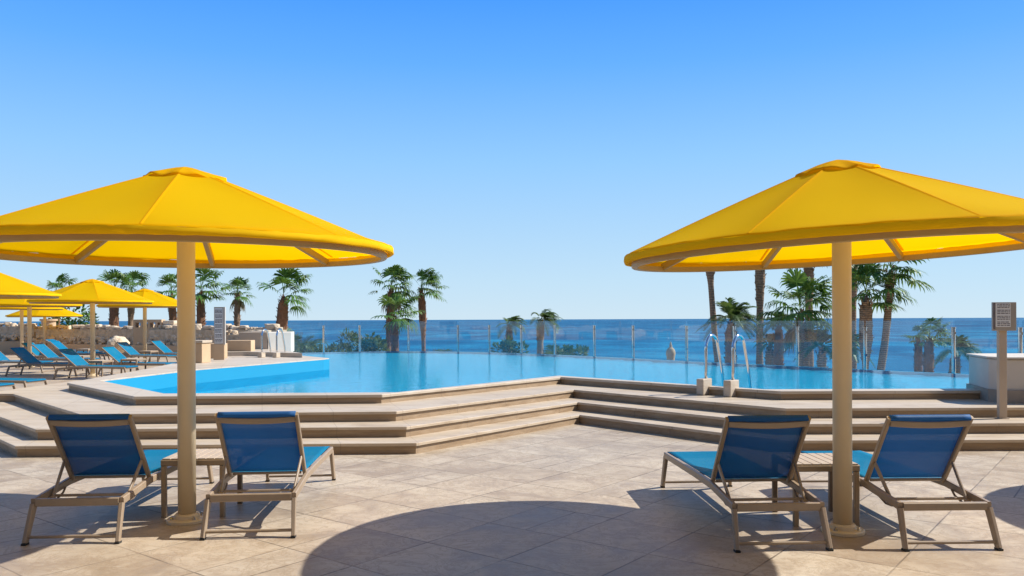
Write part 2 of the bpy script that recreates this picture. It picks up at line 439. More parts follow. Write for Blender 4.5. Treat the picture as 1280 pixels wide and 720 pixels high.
# raised slab on the spit
bm = bmesh.new()
prism(bm, [(-8.9, 24.2), (-8.0, 24.4), (-6.0, 23.1), (-7.3, 25.6), (-7.8, 26.3), (-8.6, 27.6), (-9.15, 25.2)], .53, .66)
soft(tag(link('raised_slab', bm, M['coping']), kind='structure'), .012)

# ------------------------------------------------------------------ glass fence
posts = [(-8.15, 34.95), (-6.71, 35.59), (-4.59, 35.83), (-2.35, 35.11), (-0.97, 34.35), (0.38, 33.31), (1.69, 31.95), (3.09, 30.36), (4.32, 28.84), (5.77, 26.72), (6.92, 25.19), (8.28, 23.46), (9.56, 21.89), (11.04, 20.21), (12.12, 19.27), (13.67, 18.19)]
fence = tag(empty('glass_fence', (1.7, 32.0, 0)), 'clear glass fence on slim steel posts curving along the pool edge', 'glass fence')
bx, by = 1.7, 32.0
ends = [(-9.45, 34.3)] + posts
for i, (x, y) in enumerate(posts):
    b = bmesh.new()
    tube(b, [(x - bx, y - by, 0.0), (x - bx, y - by, 1.34)], .05, 10)
    tube(b, [(x - bx, y - by, 1.34), (x - bx, y - by, 1.365)], .062, 10)
    for z in (.60, 1.22):
        box(b, x - bx - .03, x - bx + .03, y - by - .065, y - by - .03, z - .03, z + .03)
    link('post', b, M['steel'], fence)
for (x0, y0), (x1, y1) in zip(ends, ends[1:]):
    d = Vector((x1 - x0, y1 - y0, 0)); l = d.length; d.normalize(); nn = Vector((d.y, -d.x, 0)) * .006
    a = Vector((x0 - bx, y0 - by, 0)) + d * .03 + Vector((d.y, -d.x, 0)) * .0; c = a + d * (l - .06)
    b = bmesh.new()
    v = [b.verts.new(q + Vector((0, 0, z))) for z in (.06, 1.53) for q in (a - nn, c - nn, c + nn, a + nn)]
    for f in ((0, 3, 2, 1), (4, 5, 6, 7), (0, 1, 5, 4), (1, 2, 6, 5), (2, 3, 7, 6), (3, 0, 4, 7)): b.faces.new([v[k] for k in f])
    link('glass_panel', b, M['glass'], fence)

# ------------------------------------------------------------------ umbrellas
def make_umbrella(name, label, loc, phi0, tilt=(0, 0), group='yellow parasols round the pool', lift=0.0, width=1.0):
    root = tag(empty(name, loc), label, 'parasol', group)
    b = bmesh.new(); lathe(b, [(0, .002), (.155, .002), (.155, .022), (.146, .03), (.098, .03), (.094, .055), (.082, .068), (0, .068)], 28)
    bp = link('base_plate', b, M['pole'], root, smooth=False)
    for k in range(4):
        b = bmesh.new(); a = PI / 4 + k * PI / 2; lathe(b, [(0, .030), (.016, .030), (.016, .044), (.008, .048), (.008, .058), (0, .058)], 6)
        b.transform(Matrix.Translation((.122 * math.cos(a), .122 * math.sin(a), 0))); link('bolt', b, M['steel'], bp)
    b = bmesh.new(); lathe(b, [(0, .068), (.069, .068), (.069, 2.62), (.05, 2.66), (0, 2.66)], 24)
    p = link('pole', b, M['pole'], root); 
    for f in p.data.polygons: f.use_smooth = abs(f.normal.z) < .5
    T = Matrix.Translation((0, 0, 2.1 + lift)) @ Matrix.Rotation(R(tilt[0]), 4, 'Y') @ Matrix.Rotation(R(tilt[1]), 4, 'X') @ Matrix.Translation((0, 0, -2.1)) @ Matrix.Diagonal((width, width, 1, 1))
    RR, ZA, SL = 1.6, 2.835, .398
    N = 128
    def czone(r, a):
        d = ((a - phi0) % (PI / 4)) - PI / 8
        wv = math.cos(d) / math.cos(PI / 8) - 1            # 0 on a rib, .08 mid panel
        tt = r / RR
        sag = .018 * (1 - (d / (PI / 8)) ** 2) * math.sin(PI * tt)
        return ZA - SL * r * (1 + .9 * wv * (1 - tt ** 4)) - sag + .009 * math.sin(PI * tt) + tt ** 9 * (.0018 * math.sin(a * 23 + phi0 * 7) + .0014 * math.sin(a * 41 + 1))
    b = bmesh.new(); rings = []
    rs = [.10, .28, .5, .75, 1.0, 1.2, 1.38, 1.5, 1.57, 1.6]
    ang = [phi0 + 2 * PI * i / N for i in range(N)]
    for r in rs: rings.append([b.verts.new((r * math.sin(a), r * math.cos(a), czone(r, a))) for a in ang])
    # rounded hem
    for r, dz in ((1.606, -.004), (1.609, -.012)): rings.append([b.verts.new((r * math.sin(a), r * math.cos(a), czone(1.6, a) + dz)) for a in ang])
    for k, (a_, c_) in enumerate(zip(rings, rings[1:])):
        for i in range(N):
            j = (i + 1) % N; f = b.faces.new((a_[i], a_[j], c_[j], c_[i])); f.smooth = True
            if i % 16 == 0 and k < 7:
                e = b.edges.get((a_[i], c_[i]))
                if e: e.smooth = False
    # sewn seam welts along the ribs
    for i in range(8):
        a = phi0 + i * PI / 4; sd = Vector((math.cos(a), -math.sin(a), 0)) * .012
        prev = None
        for r in rs[1:]:
            c = Vector((r * math.sin(a), r * math.cos(a), czone(r, a) + .0035))
            q = [b.verts.new(c - sd - Vector((0, 0, .004))), b.verts.new(c), b.verts.new(c + sd - Vector((0, 0, .004)))]
            if prev:
                b.faces.new((prev[0], prev[1], q[1], q[0])); b.faces.new((prev[1], prev[2], q[2], q[1]))
            prev = q
    b.transform(T); can = link('canopy', b, M['canopy'], root)
    # hem band: a shallow fabric valance with a slightly puckered lower edge
    b = bmesh.new(); rings = []
    lo = random.Random(int(phi0 * 1000) + 5)
    for r, dz in ((1.609, -.010), (1.613, -.030), (1.612, -.056), (1.604, -.062), (1.578, -.060), (1.564, -.045)):
        rings.append([b.verts.new(((r + lo.uniform(-.004, .004)) * math.sin(a), (r + lo.uniform(-.004, .004)) * math.cos(a), ZA - SL * 1.6 + dz + lo.uniform(-.003, .003))) for a in ang])
    for a_, c_ in zip(rings, rings[1:]):
        for i in range(N):
            j = (i + 1) % N; b.faces.new((a_[i], a_[j], c_[j], c_[i])).smooth = True
    b.transform(T); link('hem', b, M['hem'], root)
    # rim hoop inside the hem
    b = bmesh.new()
    sweep(b, [Vector((1.535 * math.sin(a), 1.535 * math.cos(a), ZA - SL * 1.6 - .072)) for a in ang], rect(.045, .05), closed=True)
    b.transform(T); link('rim_hoop', b, M['rib'], root)
    for i in range(8):
        b = bmesh.new(); a = phi0 + i * PI / 4; s_, c_ = math.sin(a), math.cos(a)
        bar(b, (.08 * s_, .08 * c_, ZA - SL * .08 - .085), (1.525 * s_, 1.525 * c_, ZA - SL * 1.525 - .085), .042, .06)
        b.transform(T); link('rib', b, M['rib'], root)
    b = bmesh.new(); lathe(b, [(0, 2.78), (.1, 2.78), (.11, 2.72), (.11, 2.62), (.075, 2.58), (0, 2.58)], 16)
    b.transform(T); link('hub', b, M['rib'], root)
    # vent cap with a wavy free edge
    b = bmesh.new(); rings = []
    for r in (.015, .08, .15, .21, .265, .305):
        ring = []
        for a in ang:
            d = ((a - phi0) % (PI / 4)) - PI / 8
            wv = math.cos(d) / math.cos(PI / 8) - 1
            e = max(0, (r - .17) / .135)
            z = ZA + .014 - .385 * r * (1 + 1.2 * wv) + e * (.004 + .008 * math.sin(a * 5 + 1) + .007 * math.sin(a * 11 + phi0 * 3)) - .02 * max(0, 1 - r / .12)
            ring.append(b.verts.new((r * math.sin(a), r * math.cos(a), z)))
        rings.append(ring)
    rings.append([b.verts.new((v.co.x * 1.004, v.co.y * 1.004, v.co.z - .009)) for v in rings[-1]])
    b.faces.new(rings[0])
    for a_, c_ in zip(rings, rings[1:]):
        for i in range(N):
            j = (i + 1) % N; b.faces.new((a_[i], a_[j], c_[j], c_[i])).smooth = True
            if i % 16 == 0: b.edges.get((a_[i], c_[i])).smooth = False
    b.transform(T); link('vent_cap', b, M['canopy'], root)
    return root

um_left = make_umbrella('parasol', 'large yellow parasol standing beside the small table in the left foreground', (-2.60, 6.45, 0), R(-13), (0, .5), width=1.018)
um_right = make_umbrella('parasol', 'large tilted yellow parasol in the right foreground, between two blue loungers', (2.47, 6.05, 0), R(-4), (-2.6, 0), lift=-.04, width=1.0)
FARU = [((-12.20, 23.5), 20, 'yellow parasol nearest the pool corner among the distant sunbathing area'),
        ((-13.95, 30.7), 8, 'farthest right yellow parasol of the distant row before the rock wall'),
        ((-11.35, 17.0), 30, 'yellow parasol cut off by the left edge, highest of the distant ones'),
        ((-16.9, 28.3), 12, 'yellow parasol half hidden behind the higher cut off canopy at left edge'),
        ((-21.6, 35.6), 33, 'small far yellow parasol under the hidden ones at the left edge'),
        ((-22.9, 39.6), 5, 'lowest and smallest far yellow parasol behind the rock wall'),
        ((7.86, 6.75), 0, 'yellow parasol standing beyond the right edge, casting the small round shadow')]
for (x, y), a, lab in FARU:
    o = copy_tree(um_left); o.location = (x, y, -.30 if y > 38 else 0); o.rotation_euler[2] = R(a); o['label'] = lab

# ------------------------------------------------------------------ sun loungers
def arc_sling(bm, rows, width, thick=.006, wrap=99, nx=10):
    """rows: list of (point centre, normal, sag) along the sling"""
    top, bot = [], []
    for c, nrm, sag in rows:
        a, b_ = [], []
        for i in range(nx + 1):
            u = i / nx * 2 - 1
            off = -sag * (1 - u * u)
            p = c + Vector((u * width / 2, 0, 0)) + nrm * off
            a.append(bm.verts.new(p + nrm * thick / 2)); b_.append(bm.verts.new(p - nrm * thick / 2))
        top.append(a); bot.append(b_)
    for k in range(len(rows) - 1):
        for i in range(nx):
            bm.faces.new((top[k][i], top[k][i+1], top[k+1][i+1], top[k+1][i])).material_index = int(k >= wrap)  # sleeve rows past wrap take the shade-toned cloth too
            bm.faces.new((bot[k][i], bot[k+1][i], bot[k+1][i+1], bot[k][i+1])).material_index = 1
        bm.faces.new((top[k][0], top[k+1][0], bot[k+1][0], bot[k][0])); bm.faces.new((top[k][nx], bot[k][nx], bot[k+1][nx], top[k+1][nx]))
    for k in (0, -1):
        for i in range(nx): bm.faces.new((top[k][i], top[k][i+1], bot[k][i+1], bot[k][i]))

def make_lounger(name, label, loc, yaw, group, theta=55, L=.655):
    root = tag(empty(name, loc, yaw), label, 'sun lounger', group)
    HX = .312
    A = M['alu']
    rail = [(.085, .285), (.62, .335), (1.1, .335), (2.06, .318)]
    b = bmesh.new()
    for s in (-1, 1):
        sweep(b, [(s * HX, y, z) for y, z in rail], rect(.034, .056))
    bar(b, (-HX + .018, .088, .283), (HX - .018, .088, .283), .034, .056)
    bar(b, (-HX + .018, 2.055, .312), (HX - .018, 2.055, .312), .034, .045)
    bar(b, (-HX + .018, 1.15, .318), (HX - .018, 1.15, .318), .03, .024)
    tube(b, [(-HX + .018, .36, .275), (HX - .018, .36, .275)], .011, 8)
    link('frame', b, A, root)
    for s in (-1, 1):
        for y0, z0, y1 in ((.09, .27, -.005), (2.05, .305, 2.135)):
            b = bmesh.new()
            sweep(b, [(s * HX, y0, z0), (s * (HX + .012), y1, .012)], rect(.034, .054), scales=[1, .86])
            lg = link('leg', b, A, root)
            b = bmesh.new(); box(b, s * (HX + .012) - .017, s * (HX + .012) + .017, y1 - .026, y1 + .026, 0, .014)
            link('foot_cap', b, M['foot'], lg)
    for y in (.01, 2.12):
        b = bmesh.new(); bar(b, (-HX, y, .052), (HX, y, .052), .020, .022); link('stretcher', b, A, root)
    # seat sling: from the hinge to the foot end, wrapped over the end bar
    up = Vector((0, 0, 1)); rows = []
    for k in range(15):
        y = .65 + (2.05 - .65) * k / 14
        z = .368 - .018 * (y - .65) / 1.4
        rows.append((Vector((0, y, z)), up, .018 * math.sin(PI * k / 14) + .004))
    rows += [(Vector((0, 2.075, .345)), Vector((0, .7, .7)), .0), (Vector((0, 2.087, .322)), Vector((0, 1, 0)), .0)]
    b = bmesh.new(); arc_sling(b, rows, .585); link('seat_sling', b, [M['sling'], M['sling_back']], root, smooth=True)
    # backrest
    th = R(theta); d = Vector((0, -math.cos(th), math.sin(th))); nrm = Vector((0, math.sin(th), math.cos(th)))
    h0 = Vector((0, .645, .345))
    back = []
    b = bmesh.new()
    for s in (-1, 1):
        x = Vector((s * .298, 0, 0))
        sweep(b, [h0 + x, h0 + x + d * L], rect(.030, .036))
    pts = []
    for i in range(9):
        u = i / 8 * 2 - 1
        pts.append(h0 + Vector((u * .286, 0, 0)) + d * (L - .040 - .008 * (1 - u * u)) - nrm * (.016 + .012 * (1 - u * u)))
    sweep(b, pts, rect(.022, .046))
    bar(b, h0 + Vector((-.27, 0, 0)) + d * .02, h0 + Vector((.27, 0, 0)) + d * .02, .022, .022)
    br = link('backrest_frame', b, A, root)
    rows = []
    for k in range(13):
        t = k / 12
        rows.append((h0 + d * (.03 + (L - .02) * t) + nrm * .016, nrm, .030 * math.sin(PI * min(1, t * 1.0)) * (1.25 - .5 * t)))
    e = h0 + d * (L + .007)
    rows += [(e + nrm * .006, d, 0), (e - nrm * .014 - d * .004, (d - nrm).normalized(), 0), (h0 + d * (L - .012) - nrm * .020, -nrm, 0)]
    b = bmesh.new(); arc_sling(b, rows, .585, wrap=12); link('backrest_sling', b, [M['sling'], M['sling_back']], br, smooth=True)
    for s in (-1, 1):
        b = bmesh.new()
        p0 = h0 + Vector((s * .298, 0, 0)) + d * (L * .33) - nrm * .022; p1 = Vector((s * .272, .275, .262))
        sweep(b, [p0 + Vector((-s * .004, 0, 0)), p1], rect(.014, .032, .003))
        tube(b, [p1 + Vector((-.02, 0, .012)), p1 + Vector((.02, 0, .012))], .014, 8)
        link('strut', b, A, root)
    # ratchet bracket hanging under each rail
    for s in (-1, 1):
        b = bmesh.new()
        sweep(b, [(s * .284, .50, .31), (s * .284, .46, .275), (s * .284, .36, .245), (s * .284, .26, .25)], rect(.012, .016, .003))
        link('ratchet', b, M['alu_dark'], root)
    return root

GL = 'blue sling loungers under the front parasols'
near = [((-3.165, 5.80), 3.2, 'empty blue lounger at the far left foreground, back turned, left of the small table'),
        ((-1.94, 5.93), 4.6, 'empty blue lounger just right of the left foreground parasol pole'),
        ((1.86, 5.56), 3.0, 'empty blue lounger just left of the right foreground parasol pole'),
        ((3.02, 5.56), 1.0, 'empty blue lounger at the far right foreground, right of the parasol pole')]
proto = None
for (x, y), a, lab in near:
    o = make_lounger('sun_lounger', lab, (x, y, 0), R(a), GL) if proto is None else copy_tree(proto)
    proto = proto or o
    o.location = (x, y, 0); o.rotation_euler[2] = R(a); o['label'] = lab
far = make_lounger('sun_lounger', '', (-12.6, 22.5, 0), R(-95), 'distant blue loungers on the left terrace', 40, .72)
GF = 'distant blue loungers on the left terrace'
farl = [((-12.55, 22.5), -96, 'distant lounger in front of the parasol nearest the pool corner'),
        ((-12.15, 24.1), -96, 'distant lounger just behind the parasol pole nearest the pool corner'),
        ((-14.35, 29.5), -98, 'distant lounger left of the farthest right parasol pole, by the tan wall'),
        ((-13.85, 31.2), -98, 'distant lounger right of the farthest right parasol pole, by the tan wall'),
        ((-14.75, 23.9), -94, 'distant lounger with shaded backrest at the left edge of the photo'),
        ((-16.1, 27.3), -94, 'distant lounger with pale sunlit backrest behind the two slim poles'),
        ((-18.0, 31.6), -92, 'distant lounger with a white towel, near the rock wall'),
        ((-18.9, 33.0), -92, 'distant lounger farthest back before the rock wall at left'),
        ((-16.6, 25.4), -94, 'distant lounger half out of the left edge, left of the shaded backrest'),
        ((-19.9, 34.6), -92, 'small far lounger at the left edge, close against the rock wall'),
        ((-17.6, 29.2), -95, 'distant lounger behind the two slim poles, in front of the towel lounger'),
        ((-12.25, 17.55), -97, 'lounger cut off by the left edge, only its foot end showing, the farther of two'),
        ((-12.2, 16.35), -97, 'lounger cut off by the left edge, only its foot end showing, the nearer of two')]
for k, ((x, y), a, lab) in enumerate(farl):
    o = far if k == 0 else copy_tree(far)
    o.location = (x, y, 0); o.rotation_euler[2] = R(a); o['label'] = lab
bm = bmesh.new()
for k in range(3):
    box(bm, -.17, .17, -.11, .11, .028 * k, .028 * k + .026)
t = link('towel', bm, M['towel'], None, (-17.30, 31.52, .372), R(12)); soft(t, .01, 2)
tag(t, 'folded white towel on a distant lounger near the rock wall', 'towel')

# ------------------------------------------------------------------ small side tables
def make_table(label, loc, yaw, group):
    root = tag(empty('side_table', loc, yaw), label, 'side table', group)
    H = .47; a = .255
    b = bmesh.new()
    for s in (-1, 1):
        bar(b, (-a, s * (a - .02), H - .025), (a, s * (a - .02), H - .025), .04, .05)
        bar(b, (s * (a - .02), -a + .041, H - .025), (s * (a - .02), a - .041, H - .025), .04, .05)
    link('frame', b, M['alu'], root)
    b = bmesh.new(); n = 7; w = (2 * a - .016) / n
    for i in range(n):
        x = -a + .008 + w * (i + .5)
        bar(b, (x, -a + .006, H + .005), (x, a - .006, H + .005), w - .006, .010, .002)
    link('tabletop', b, M['plank'], root)
    for sx in (-1, 1):
        for sy in (-1, 1):
            b = bmesh.new(); bar(b, (sx * (a - .02), sy * (a - .02), 0), (sx * (a - .02), sy * (a - .02), H - .051), .04, .04)
            link('leg', b, M['alu'] if sy < 0 else M['alu_dark'], root)
    return root
GT = 'small square side tables between loungers'
tb = make_table('beige slatted side table behind the left foreground parasol pole', (-2.61, 6.82, 0), R(2), GT)
for (x, y), a, lab in [((2.41, 6.46), 1, 'beige slatted side table behind the right foreground parasol pole'),
                       ((-11.75, 23.0), -6, 'distant side table in front of the parasol nearest the pool corner'),
                       ((-11.2, 23.9), -6, 'distant side table just right of the parasol nearest the pool corner'),
                       ((-13.6, 30.2), -8, 'distant side table beside the farthest right parasol pole'),
                       ((-14.0, 26.2), -4, 'distant side table at the left, near the two slim poles'),
                       ((-17.2, 32.6), -4, 'distant side table before the rock wall, beside the towel lounger')]:
    o = copy_tree(tb); o.location = (x, y, 0); o.rotation_euler[2] = R(a); o['label'] = lab

# ------------------------------------------------------------------ pool ladders
def make_ladder(label, p, yaw, zb, zw, block):
    """handrails start on two stone blocks, arch over and run down into the water along local +y"""
    root = tag(empty('pool_ladder', p, yaw), label, 'pool ladder', 'steel ladders into the pool')
    for s in (-1, 1):
        x = s * .235
        b = bmesh.new()
        pts = [(x, 0, zb), (x, 0, 1.12 - .02)]
        for k in range(1, 10):
            a = PI - k * PI / 9 * .92
            pts.append((x, .185 + .185 * math.cos(a), 1.10 + .235 * math.sin(a)))
        pts += [(x, .53, .62), (x, .64, .06)]
        tube(b, smooth_path(pts, 3), .024, 12)
        link('handrail', b, M['steel'], root, smooth=True)
    for k, z in enumerate((.16, .08)):
        b = bmesh.new(); box(b, -.235, .235, .56 + .04 * k, .66 + .04 * k, z - .012, z + .012); link('rung', b, M['steel'], root)
    for s in (-1, 1):
        b = bmesh.new(); x0 = s * .235
        w, y0, y1, z0, z1 = block
        box(b, x0 - w / 2, x0 + w / 2, y0, y1, z0, z1); soft(link('block', b, M['coping'], root), .012)
    return root
make_ladder('steel pool ladder on two stone blocks at the front right coping', (3.24, 12.64, 0), R(-44), .62, .5, (.125, -.19, .08, .402, .655))
make_ladder('steel pool ladder beside the white wall at the far left of the pool', (-7.02, 23.35, 0), R(-12), .60, .5, (.13, -.13, .10, .532, .67))

# ------------------------------------------------------------------ walls, signs and blocks
bm = bmesh.new()
prism(bm, [(6.80, 11.55), (6.92, 11.30), (7.5, 11.22), (11.6, 10.85), (12.6, 12.3), (7.05, 12.55)], .40, .58)
wl = tag(empty('boundary_wall', (6.6, 11.5, 0)), 'low pale stucco wall with dark plinth at the right end of the steps', 'wall')
bm.transform(Matrix.Translation((-6.6, -11.5, 0))); link('plinth', bm, M['plinth'], wl)
bm = bmesh.new()
prism(bm, [(6.82, 11.57), (6.94, 11.34), (7.5, 11.26), (11.6, 10.89), (12.58, 12.28), (7.07, 12.52)], .58, 1.02)
bm.transform(Matrix.Translation((-6.6, -11.5, 0))); soft(link('wall_body', bm, M['stucco_white'], wl), .03, 3)
bm = bmesh.new()
prism(bm, [(6.80, 11.58), (6.92, 11.31), (7.5, 11.23), (10.6, 10.86), (11.6, 12.4), (7.05, 12.55)], 1.02, 1.045)
bm.transform(Matrix.Translation((-6.6, -11.5, 0))); soft(link('wall_cap', bm, M['stucco_white'], wl), .01, 2)

bm = bmesh.new()
prism(bm, [(-7.98, 26.40), (-7.38, 27.0), (-7.6, 28.2), (-8.3, 27.6)], .53, 1.21)
soft(tag(link('white_wall', bm, M['stucco_white']), 'short white stucco wall behind the far left pool ladder', 'wall'), .02, 2)
bm = bmesh.new()
prism(bm, [(-8.98, 26.5), (-7.995, 26.405), (-8.31, 27.6), (-8.9, 27.9)], .53, 1.22)
soft(tag(link('shaded_wall_side', bm, M['stucco_pale']), 'shaded left side of the white wall by the far ladder, shade toned into its stucco', 'wall'), .02, 2)  # one wall with the white one; its shade is put into a darker stucco

def text_rows(b, x0, x1, z0, z1, y, rows, rr, gap=.5):
    h = (z1 - z0) / rows
    for i in range(rows):
        zc = z1 - h * (i + .5); x = x0
        while x < x1 - .01:
            w = rr.uniform(.012, .05); w = min(w, x1 - x)
            box(b, x, x + w, y - .0015, y, zc - h * gap / 2, zc + h * gap / 2); x += w + .008
        if rr.random() < .25: continue
# rules sign at right
sg = tag(empty('rules_sign', (6.46, 10.66, .267), R(-4)), 'pool rules sign board on a beige post by the right hand wall', 'sign')
bm = bmesh.new(); box(bm, -.05, .05, -.035, .035, 0, 1.20); box(bm, -.07, .07, -.055, .055, 0, .012); soft(link('post', bm, M['stucco_pale'], sg), .006)
bm = bmesh.new(); box(bm, -.15, .15, -.075, -.037, 1.16, 1.535); soft(link('sign_box', bm, M['sign_grey'], sg), .006)
bm = bmesh.new(); box(bm, -.115, .075, -.0775, -.0752, 1.21, 1.52); link('sign_face', bm, M['sign_face'], sg)
bm = bmesh.new(); rr = random.Random(3)
for z0, z1 in ((1.455, 1.515), (1.375, 1.44), (1.30, 1.36), (1.22, 1.285)):
    bm = bmesh.new(); text_rows(bm, -.095, .065, z0, z1, -.0777, 3, rr); link('text_block', bm, M['sign_ink'], sg)
bm = bmesh.new(); box(bm, -.145, -.12, -.0772, -.0752, 1.18, 1.53); link('side_stripe', bm, M['sign_ink'], sg)
# tall depth/rules board at far left
sg = tag(empty('rules_board', (-7.98, 22.0, .53), R(8)), 'tall narrow printed rules board behind the left parasol pole', 'sign')
bm = bmesh.new(); box(bm, -.14, .14, -.03, .03, 0, .42); link('post', bm, M['stucco_tan'], sg)
bm = bmesh.new(); box(bm, -.12, .12, -.04, .03, .42, 1.44); soft(link('sign_box', bm, M['sign_grey'], sg), .006)
bm = bmesh.new(); box(bm, .122, .17, -.04, .03, .42, 1.44); link('sign_edge', bm, M['stucco_white'], sg)
bm = bmesh.new(); box(bm, -.105, .105, -.0425, -.0402, .45, 1.41); link('sign_face', bm, M['sign_face'], sg)
bm = bmesh.new(); rr = random.Random(5)
for i in range(7):
    bm = bmesh.new(); text_rows(bm, -.09, .09, .47 + i * .133, .47 + i * .133 + .105, -.0427, 3, rr, .6); link('text_block', bm, M['sign_ink'], sg)
# planter box and low blocks beside it
pb = tag(empty('planter_box', (-8.0, 20.6, .53), R(-8)), 'square tan stone planter box left of the tall rules board', 'planter')
bm = bmesh.new(); box(bm, -.22, .22, -.22, .22, 0, .50); soft(link('box_body', bm, M['stucco_tan'], pb), .012)
bm = bmesh.new(); box(bm, -.25, .25, -.25, .25, .502, .57); soft(link('rim', bm, M['stucco_pale'], pb), .012)
bm = bmesh.new(); box(bm, -.30, .30, -.2, .2, 0, .42); soft(tag(link('stone_block', bm, M['stucco_tan'], None, (-8.45, 23.0, .53), R(10)), 'low tan stone block between the planter box and the tall board', 'block'), .012)
bm = bmesh.new(); box(bm, -.36, .36, -.25, .25, 0, .46); soft(tag(link('stone_block', bm, M['stucco_tan'], None, (-8.35, 24.9, .53), R(4)), 'low tan stone block right of the tall board, against the shaded wall side', 'block'), .012)

# rock topped retaining walls
def rock(bm, c, r, rr):
    m = bmesh.ops.create_icosphere(bm, subdivisions=2, radius=1.0)
    o = Vector((rr.random() * 50, rr.random() * 50, rr.random() * 50))
    sx, sy, sz = r * rr.uniform(.9, 1.7), r * rr.uniform(.8, 1.2), r * rr.uniform(.45, .8)
    a = rr.random() * PI; ca, sa = math.cos(a) , math.sin(a)
    for v in m['verts']:
        p = v.co * (1 + .38 * noise.noise(v.co * 1.5 + o))
        p = Vector((max(-.75, min(.75, p.x)) * sx, max(-.75, min(.75, p.y)) * sy, max(-.7, min(.62, p.z)) * sz))
        v.co = Vector((c[0] + p.x * ca * .9 - p.y * sa * .3, c[1] + p.x * sa * .3 + p.y * ca, c[2] + p.z))
def rock_wall(label, a, b_, zt, zr, seed, depth=1.0):
    rr = random.Random(seed)
    root = tag(empty('rock_wall', (*a, 0)), label, 'rock wall')
    a = Vector((*a, 0)); b_ = Vector((*b_, 0)); d = b_ - a; L = d.length; d.normalize(); nn = Vector((-d.y, d.x, 0))
    if nn.y < 0: nn = -nn
    b = bmesh.new()
    q = [Vector((0, 0, 0)), d * L, d * L + nn * depth, nn * depth]
    prism(b, [(p.x, p.y) for p in q], 0, zt); soft(link('wall_body', b, M['stucco_tan'], root), .02)
    b = bmesh.new(); n = int(L * 30)
    for i in range(n):
        s = rr.uniform(0, L); hgt = rr.random()
        c = d * s + nn * (.1 + hgt * .6)
        rock(b, (c.x, c.y, zt + (zr - zt) * hgt * .9 + .02), rr.uniform(.07, .19), rr)
    s = 0
    while s < L:
        w = rr.uniform(.16, .42); c = d * s + nn * .62
        rock(b, (c.x, c.y, zr - .02 + rr.uniform(-.07, .07)), w * .75, rr); s += w * .9
    link('stones', b, M['rock'], root)
    b = bmesh.new(); q = [nn * .32, d * L + nn * .32, d * L + nn * .92, nn * .92]
    prism(b, [(p.x, p.y) for p in q], zt + .002, zr - .10); link('rubble_core', b, M['rock_dark'], root)
rock_wall('long tan wall topped with stacked pale rocks behind the distant loungers', (-24.0, 40.2), (-9.95, 33.4), .50, 1.30, 11)
rock_wall('rock topped wall running on behind the loungers at the left edge', (-40.0, 44.0), (-24.1, 40.3), .6, 1.45, 12)
rock_wall('sloping bank of pale rocks beside the tall rules board', (-11.0, 29.0), (-8.9, 28.0), .50, 1.18, 13)
tr_ = tag(empty('stone_turret', (-16.6, 37.2, 0)), 'low stucco parapet with square holes and a stone pillar above the rock wall', 'parapet')
bm = bmesh.new()
box(bm, -.75, .55, -.2, .2, 0, 1.30); box(bm, -.75, .55, -.2, .2, 1.52, 1.66)
for x in (-.75, -.42, -.08, .26, .47):
    box(bm, x, x + .10, -.2, .2, 1.30, 1.52)
link('parapet', bm, M['stucco_tan'], tr_)
bm = bmesh.new()
for k in range(9): box(bm, .62 - .02 * (k % 2), 1.12 + .02 * ((k + 1) % 2), -.25, .25, .18 * k, .18 * k + .17)
soft(link('pillar', bm, M['rock'], tr_), .03)
tr_ = tag(empty('stone_turret', (-24.2, 42.2, 0)), 'small round stucco turret above the rock wall at the far left', 'turret')
bm = bmesh.new(); lathe(bm, [(0, 1.72), (.42, 1.72), (.42, 1.62), (.34, 1.60), (.34, 0), (0, 0)], 20); link('turret_body', bm, M['stucco_tan'], tr_)
bm = bmesh.new(); bmesh.ops.create_icosphere(bm, subdivisions=4, radius=1)
for v in bm.verts:
    k = 1 + .14 * noise.noise(v.co * 2.2); v.co = Vector((v.co.x * .42 * k, v.co.y * .4 * k, max(-.34, v.co.z * .36) * k))
tag(link('boulder', bm, M['rock'], None, (-16.1, 33.0, .62), smooth=True), 'large rounded boulder against the tan wall between the distant parasols', 'boulder')

# sandy domed finial beyond the fence
dm = tag(empty('domed_finial', (7.85, 40.0, -2.9)), 'small sandy stone dome with a slender spire beyond the glass fence', 'stone dome')
bm = bmesh.new(); lathe(bm, [(0, 0), (.24, 0), (.22, 2.3), (.19, 2.45), (.20, 2.6), (.235, 2.75), (.23, 2.88), (.18, 3.0), (.10, 3.08), (0, 3.10)], 24); link('dome', bm, M['stucco_tan'], dm, smooth=True)
bm = bmesh.new(); lathe(bm, [(.10, 3.07), (.07, 3.13), (.075, 3.18), (.05, 3.24), (.035, 3.34), (0, 3.38)], 16); link('spire', bm, M['stucco_tan'], dm, smooth=True)

# the hotel the terrace belongs to, unseen behind the photographer; cuts and warms the fill, mirrors in the fence
ht = tag(empty('hotel_building', (0, -13, 0)), 'pale hotel facade with rows of balconies, unseen behind the photographer and mirrored in the glass', 'hotel')
bm = bmesh.new(); box(bm, -45, 45, -14, 0, 0, 15.5); link('wall', bm, M['stucco_pale'], ht)
bm = bmesh.new(); box(bm, -45.3, 45.3, -14.3, .3, 15.502, 16.0); link('roof_edge', bm, M['stucco_white'], ht)
for k in range(4):
    bm = bmesh.new(); box(bm, -44, 44, .003, 1.5, 3.4 + 3.2 * k, 3.58 + 3.2 * k); box(bm, -44, 44, 1.38, 1.5, 3.582 + 3.2 * k, 4.4 + 3.2 * k); link('balcony', bm, M['stucco_white'], ht)
for k in range(5):
    for x in range(-42, 43, 6):
        bm = bmesh.new(); box(bm, x - 1.3, x + 1.3, .003, .06, .15 + 3.2 * k + (.5 if k else 0), 2.5 + 3.2 * k + (.5 if k else 0)); link('window', bm, M['window'], ht)

